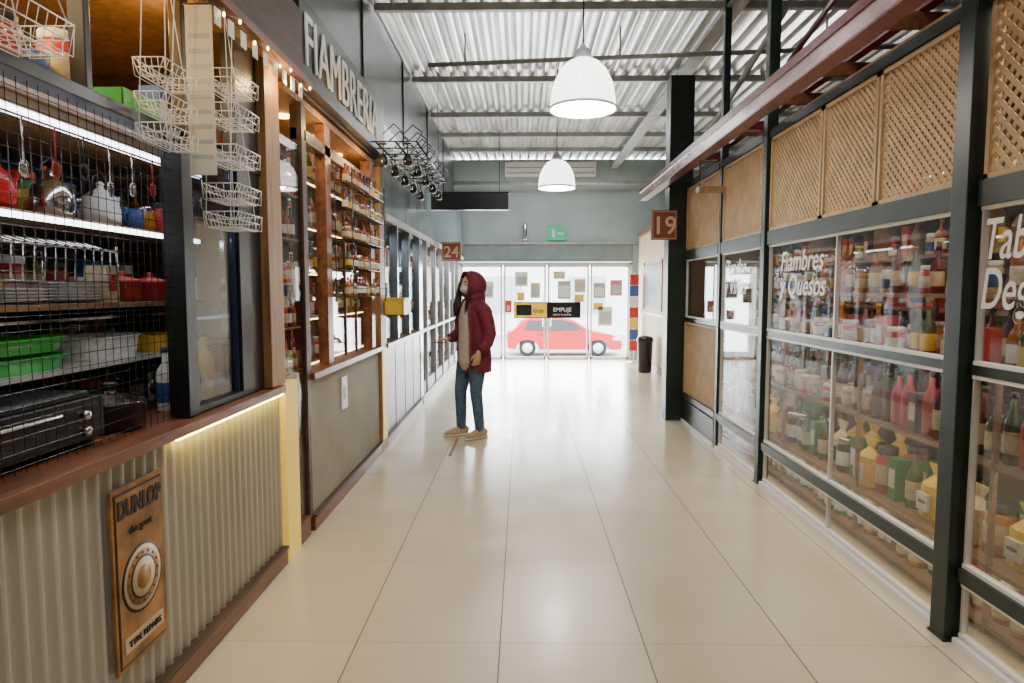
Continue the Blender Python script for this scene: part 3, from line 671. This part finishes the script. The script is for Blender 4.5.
up=[('j',.18,.05,'honey','chrome','cre'),('j',.16,.05,'redl','whi','whi'),('b',.28,.036,'wine','blk','cre'),('j',.16,.045,'cre','whi','blu'),('b',.27,.036,'amber','yell','whi'),('c',.2,.05,'redl','cre'),('b',.27,.036,'oliveg','redl','yell')]
row(b,2.09,.8,7.3,1.121,up,.13,.03); row(b,2.27,.8,7.3,1.121,up,.12,.02); row(b,2.29,.8,7.3,1.451,up,.13,.02)
for z in (1.35,1.7,2.05): row(b,2.75,.6,7.3,z+.001,top+up+low,.12,.03)
b.build('packaged_goods')

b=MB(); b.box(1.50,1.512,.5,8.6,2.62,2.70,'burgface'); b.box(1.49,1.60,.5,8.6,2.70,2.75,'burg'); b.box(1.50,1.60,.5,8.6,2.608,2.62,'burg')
for y in (2.74,4.99,6.11,7.5): b.box(1.512,1.765 if y<7 else 1.61,y-.03,y+.03,2.64,2.70,'burg')
b.build('canopy_beam')
b=MB()
for y in (3.3,4.0,4.6,5.5,6.6): b.box(1.62,3.0,y-.02,y+.02,2.72,2.79,'wood')
b.box(1.89,1.95,.4,7.5,2.80,2.90,'burg')
b.build('canopy_joists')
b=MB()
b.rod((1.91,4.9,3.1),(1.91,2.8,3.55),.02,'burg',8); b.rod((1.91,7.3,3.0),(1.91,5.0,3.5),.025,'steel',8); b.build('brace_rod')
numsign(1.42,1.70,7.36,2.02,2.34,'19')
b=MB(); b.box(1.55,1.79,5.9,6.0,2.33,2.38,'shelfwood'); b.rod((1.57,5.95,2.38),(1.57,5.95,2.61),.005,'blk'); b.build('wall_bracket_light')

b=MB(); b.box(2.4,4.55,8.3,13.7,0,2.6,'beigewall'); b.box(2.38,2.4,8.3,13.7,0,.12,'wood'); b.box(2.37,2.4,8.3,13.7,1.0,1.05,'white'); b.box(2.36,2.4,8.3,13.7,2.55,2.62,'wood')
b.box(2.385,2.4,11.4,13.0,1.15,1.95,'bluedark'); b.box(2.38,2.4,11.36,11.4,1.1,2.0,'wood'); b.box(2.38,2.4,13.0,13.04,1.1,2.0,'wood'); b.build('stall_block')
b=MB(); b.lathe([(.11,0),(.12,.01),(.14,.55),(.15,.56),(.15,.60),(.13,.64),(.04,.66)],(2.2,11.8,0),'blackplastic',20); b.build('trash_bin')
b=MB()
for i,(m) in enumerate(('redl','blu','yell','redl','whi','blu','redl')): b.box(2.16,2.34,13.3,13.31,.25+i*.22,.46+i*.22,m)
b.rod((2.27,13.32,0),(2.27,13.32,1.8),.012,'chrome'); b.lathe([(.12,0),(.12,.02),(.02,.03)],(2.24,13.32,0),'chrome'); b.build('banner_stand')
b=MB(); b.box(-.655,-.625,5.75,6.45,.0005,.003,'signred'); b.build('floor_tape')

# ------------------------------------------------------------------ WOMAN
M['jacket']=nmat('maroon_jacket',(.15,.012,.03),.75,var=.25,scale=14,bump=.4)
M['jeans']=nmat('blue_jeans',(.055,.10,.17),.8,var=.3,scale=20)
M['sweater']=nmat('cream_sweater',(.50,.43,.36),.85,var=.15,scale=30,bump=.3)
M['skin']=nmat('skin',(.55,.32,.22),.5)
M['hair']=nmat('black_hair',(.012,.01,.01),.4)
M['mask']=nmat('face_mask',(.55,.58,.62),.8)
M['shoe']=nmat('tan_shoe',(.50,.36,.22),.6)
M['sole']=nmat('shoe_sole',(.7,.66,.58),.6)
def remesh(o,v,sm=4):
    r=o.modifiers.new('remesh','REMESH'); r.mode='VOXEL'; r.voxel_size=v; r.use_smooth_shade=True
    s=o.modifiers.new('smooth','SMOOTH'); s.iterations=sm; s.factor=.5
W=bpy.data.objects.new('woman',None); scene.collection.objects.link(W)
up1=(1,0,0)
b=MB()
b.sweep([(0,0,.74),(0,0,.82),(-.01,0,.92),(0,0,1.0)],[(.13,.10),(.165,.12),(.165,.12),(.14,.10)],'jeans',20,up=up1)
b.sweep([(0,.085,.88),(.0,.095,.72),(.02,.10,.47),(.0,.105,.30),(-.02,.11,.07)],[(.088,.10),(.085,.095),(.06,.066),(.056,.06),(.046,.05)],'jeans',16,up=up1)
b.sweep([(0,-.085,.88),(.04,-.095,.72),(.09,-.10,.47),(.085,-.105,.30),(.08,-.11,.07)],[(.088,.10),(.085,.095),(.06,.066),(.056,.06),(.046,.05)],'jeans',16,up=up1)
o=b.build('jeans',parent=W); remesh(o,.012)
b=MB()
b.sweep([(-.035,0,.67),(-.035,0,.80),(-.03,0,.95),(-.025,0,1.10),(-.02,0,1.24),(-.015,0,1.34),(-.01,0,1.40),(0,0,1.45)],
        [(.21,.14),(.21,.145),(.20,.135),(.195,.13),(.205,.13),(.18,.11),(.105,.095),(.09,.09)],'jacket',24,up=up1)
b.sweep([(-.01,.13,1.34),(-.02,.20,1.29),(-.045,.235,1.17),(-.06,.25,1.06),(-.03,.25,.97),(.04,.235,.90)],[.068,.076,.070,.066,.060,.052],'jacket',14,up=up1)
b.sweep([(-.01,-.13,1.34),(-.0,-.20,1.29),(.01,-.235,1.17),(.02,-.24,1.06),(.09,-.235,1.01),(.155,-.22,1.0)],[.068,.076,.070,.066,.060,.050],'jacket',14,up=(0,1,.2))
o=b.build('jacket',parent=W); remesh(o,.011,5)
b=MB(); b.sweep([(.03,0,.70),(.045,0,.78),(.05,0,.92),(.045,0,1.08),(.05,0,1.2),(.045,0,1.3),(.03,0,1.38),(.02,0,1.44)],
        [(.10,.08),(.125,.10),(.12,.095),(.115,.095),(.11,.095),(.09,.077),(.06,.06),(.055,.055)],'sweater',20,up=up1)
o=b.build('sweater',parent=W); remesh(o,.011,3)
b=MB()
for sg in (1,-1): b.sweep([(.08,sg*.14,.69),(.09,sg*.14,.85),(.085,sg*.13,1.05),(.09,sg*.12,1.2),(.08,sg*.085,1.33),(.07,sg*.05,1.40)],[(.012,.02)]*6,'jacket',10,up=up1)
b.build('jacket_placket',parent=W)
b=MB(); HC=(.025,0,1.545)
b.ell(HC,(.088,.072,.108),'skin',24,16); b.ell((.045,0,1.49),(.06,.055,.055),'skin',20,12)
b.sweep([(0,0,1.38),(.005,0,1.5)],[.055,.05],'skin',14)
b.sweep([(.10,0,1.56),(.122,0,1.528),(.112,0,1.515)],[.008,.013,.01],'skin',8,up=(0,1,0))
for sg in (1,-1): b.ell((.01,sg*.073,1.54),(.018,.01,.03),'skin',10,8)
o=b.build('head',parent=W); remesh(o,.006,3)
b=MB()
for sg in (1,-1):
    b.ell((.1,sg*.03,1.553),(.010,.013,.007),'whi',10,8); b.ell((.107,sg*.03,1.553),(.005,.006,.006),'hair',8,6)
    b.sweep([(.104,sg*.014,1.572),(.108,sg*.03,1.578),(.098,sg*.048,1.572)],.004,'hair',6)
b.sweep([(.098,-.022,1.475),(.106,0,1.473),(.098,.022,1.475)],.006,'redl',6,up=(0,0,1))
b.build('facial_features',parent=W)
b=MB(); b.ell((.065,0,1.502),(.068,.066,.05),'mask',20,12)
for sg in (1,-1): b.sweep([(.08,sg*.055,1.52),(.04,sg*.075,1.545),(.0,sg*.078,1.55)],.002,'mask',5)
b.build('face_mask',parent=W)
b=MB()
b.ell((.010,0,1.57),(.088,.080,.10),'hair',20,12)
for sg in (1,-1):
    for k in range(2 if sg>0 else 6):
        b.sweep([(.055+.008*k,sg*.06,1.61),(.078+.005*k,sg*(.078+.003*k),1.54),(.085+.010*k,sg*.09,1.44),(.105+.013*k,sg*.08,1.34),(.11+.012*k,sg*.07,1.27-.02*k)],[.009,.011,.013,.011,.003],'hair',8,up=(0,1,0))
b.build('hair',parent=W)
b=MB(); n=28; m=12; vs=[]
for layer,off in ((0,0),(1,-.014)):
    for j in range(m+1):
        th=math.radians(58+(180-58)*j/m)
        for i in range(n):
            ph=2*math.pi*i/n; st=math.sin(th)
            vs.append((.0+(.15+off)*math.cos(th)*1.0, (.118+off)*st*math.cos(ph), 1.545+(.142+off)*st*math.sin(ph)+(.01*math.cos(th))))
fs=[]
for l in (0,1):
    o_=l*(m+1)*n
    for j in range(m):
        for i in range(n): fs.append((o_+j*n+i,o_+j*n+(i+1)%n,o_+(j+1)*n+(i+1)%n,o_+(j+1)*n+i))
q=(m+1)*n
for i in range(n): fs.append((i,(i+1)%n,q+(i+1)%n,q+i))
b.add(vs,fs,'jacket',True)
b.sweep([(.08+.0,.118*.85*math.cos(2*math.pi*i/24)*1.02,1.548+.142*.86*math.sin(2*math.pi*i/24)*1.02) for i in range(24)],.012,'jacket',8,up=(1,0,0),closed=True)
b.sweep([(-.02,0,1.37),(-.03,0,1.44),(-.03,0,1.50)],[(.12,.115),(.10,.105),(.09,.09)],'jacket',20,up=up1)
b.build('hood',parent=W)
def hand(wrist, d, palmn, side, name):
    w=Vector(wrist); d=Vector(d).normalized(); pn=Vector(palmn).normalized(); sd=Vector(side).normalized()
    b=MB()
    b.sweep([w-d*.03,w+d*.02,w+d*.055,w+d*.085],[(.022,.018),(.032,.014),(.038,.014),(.036,.012)],'skin',14,up=pn)
    for i,(o_,L) in enumerate(((.028,.068),(.010,.078),(-.009,.072),(-.027,.056))):
        p0=w+d*.075+sd*o_; p1=p0+d*L*.42+pn*.004; p2=p1+d*L*.22+pn*L*.22; p3=p2+d*L*.05+pn*L*.3
        b.sweep([p0,p1,p2,p3],[.0095,.009,.0085,.007],'skin',8,up=sd)
    p0=w+d*.02+sd*.022; b.sweep([p0,p0+sd*.028+d*.022,p0+sd*.036+d*.045+pn*.012,p0+sd*.030+d*.062+pn*.02],[.013,.012,.010,.008],'skin',8,up=pn)
    b.build(name,parent=W)
hand((.055,.228,.875),(.2,-.12,-.95),(0,-1,0),(.95,0,.2),'hand_left')
hand((.17,-.217,.998),(1,.05,-.05),(0,.3,-1),(0,1,.3),'hand_right')
b=MB(); b.box(.235,.32,-.24,-.17,.955,.966,'blackplastic'); b.build('phone',bevel=.004,parent=W)
for sg,dx in ((1,-.02),(-1,.08)):
    b=MB(); y=sg*.11; yt=y+sg*.02
    b.sweep([(dx-.075,y,.045),(dx-.05,y,.055),(dx,y,.06),(dx+.06,y,.048),(dx+.12,yt,.036),(dx+.165,yt,.030),(dx+.18,yt,.028)],
            [(.02,.03),(.035,.05),(.038,.055),(.042,.043),(.042,.031),(.028,.022),(.01,.012)],'shoe',14)
    b.sweep([(dx-.085,y,.012),(dx-.04,y,.012),(dx+.05,y,.012),(dx+.12,yt,.012),(dx+.175,yt,.012),(dx+.19,yt,.012)],[(.02,.012),(.038,.012),(.042,.012),(.045,.012),(.03,.012),(.01,.008)],'sole',14)
    b.sweep([(dx+.0,y,.06),(dx-.005,y,.11)],[(.042,.045),(.044,.046)],'shoe',14,up=up1)
    b.build('shoe_left' if sg>0 else 'shoe_right',parent=W)
W.matrix_basis=Matrix.Translation((-.49,6.55,0)) @ Matrix.Rotation(math.radians(212),4,'Z') @ Matrix.Scale(.985,4)

# ------------------------------------------------------------------ lights
def area(name,loc,size,power,col=(1,1,1),rot=(0,0,0),sy=None):
    l=bpy.data.lights.new(name,'AREA'); l.energy=power; l.color=col; l.shape='RECTANGLE'; l.size=size; l.size_y=sy or size
    o=bpy.data.objects.new(name,l); o.location=loc; o.rotation_euler=rot; scene.collection.objects.link(o)
area('roof_fill_light',(.3,.2,4.05),2.0,44,(1,.98,.95),sy=2.5)  # unseen area lamps added under the closed roof to brighten the corridor
area('roof_fill_light.001',(.3,3.2,4.05),2.0,42,(1,.98,.95),sy=1.8)
area('roof_fill_light.002',(.5,11.2,4.07),2.4,85,(.97,.98,1),sy=2.4)  # added to lift the far wall and the floor below
area('door_daylight_boost',(.5,FY+.35,1.1),3.4,420,(.95,.98,1),rot=(math.radians(-90),0,0),sy=1.9)  # area lamp added outside the door to strengthen the sky's daylight
area('stall_light',(-1.9,2.0,2.55),.6,17,(1,.84,.62),sy=2.5)
area('stall_light.001',(-1.6,4.8,2.5),.3,14,(1,.66,.32),sy=2.0)
area('stall_light.002',(2.2,2.5,2.62),.5,36,(1,.84,.62),sy=3.5)
area('stall_light.003',(2.2,6.0,2.62),.5,18,(1,.84,.62),sy=2.5)
area('stall_light.004',(-1.55,10.9,2.05),.25,40,(.95,.97,1),sy=4.8)
area('stall_light.005',(-1.55,7.2,2.05),.25,14,(.95,.95,1),sy=2)
for i,z in enumerate((.27,.705,1.085)):
    area('shelf_fill_light',(2.05,3.9,z),.12,7,(1,.80,.5),sy=6.8)  # unseen lamps added beneath the shelves to brighten the right-hand goods
def pt(name,loc,p,col,r=.03):
    l=bpy.data.lights.new(name,'POINT'); l.energy=p; l.color=col; l.shadow_soft_size=r
    o=bpy.data.objects.new(name,l); o.location=loc; scene.collection.objects.link(o)
for i,(y,x,p) in enumerate(((1.6,-1.42,4),(2.6,-1.42,4),(3.4,-1.18,5),(4.3,-1.18,5),(5.3,-1.18,6))): pt('downlight',(x,y,2.5),p,(1,.64,.24))
pt('shelf_light',(-1.6,1.9,2.5),9,(1,.70,.20)); pt('shelf_light',(-1.6,1.2,2.5),5,(1,.70,.20))

w=bpy.data.worlds.new('sky'); scene.world=w; w.use_nodes=True
bg=w.node_tree.nodes['Background']; bg.inputs[0].default_value=(.93,.97,1,1); bg.inputs[1].default_value=12

cam=bpy.data.cameras.new('camera'); cam.lens=660/1024*36; cam.sensor_width=36; cam.clip_start=.05
co=bpy.data.objects.new('camera',cam); scene.collection.objects.link(co); co.location=(0,0,1.47)
co.rotation_euler=(math.radians(90-4.46),0,math.radians(.87)); scene.camera=co
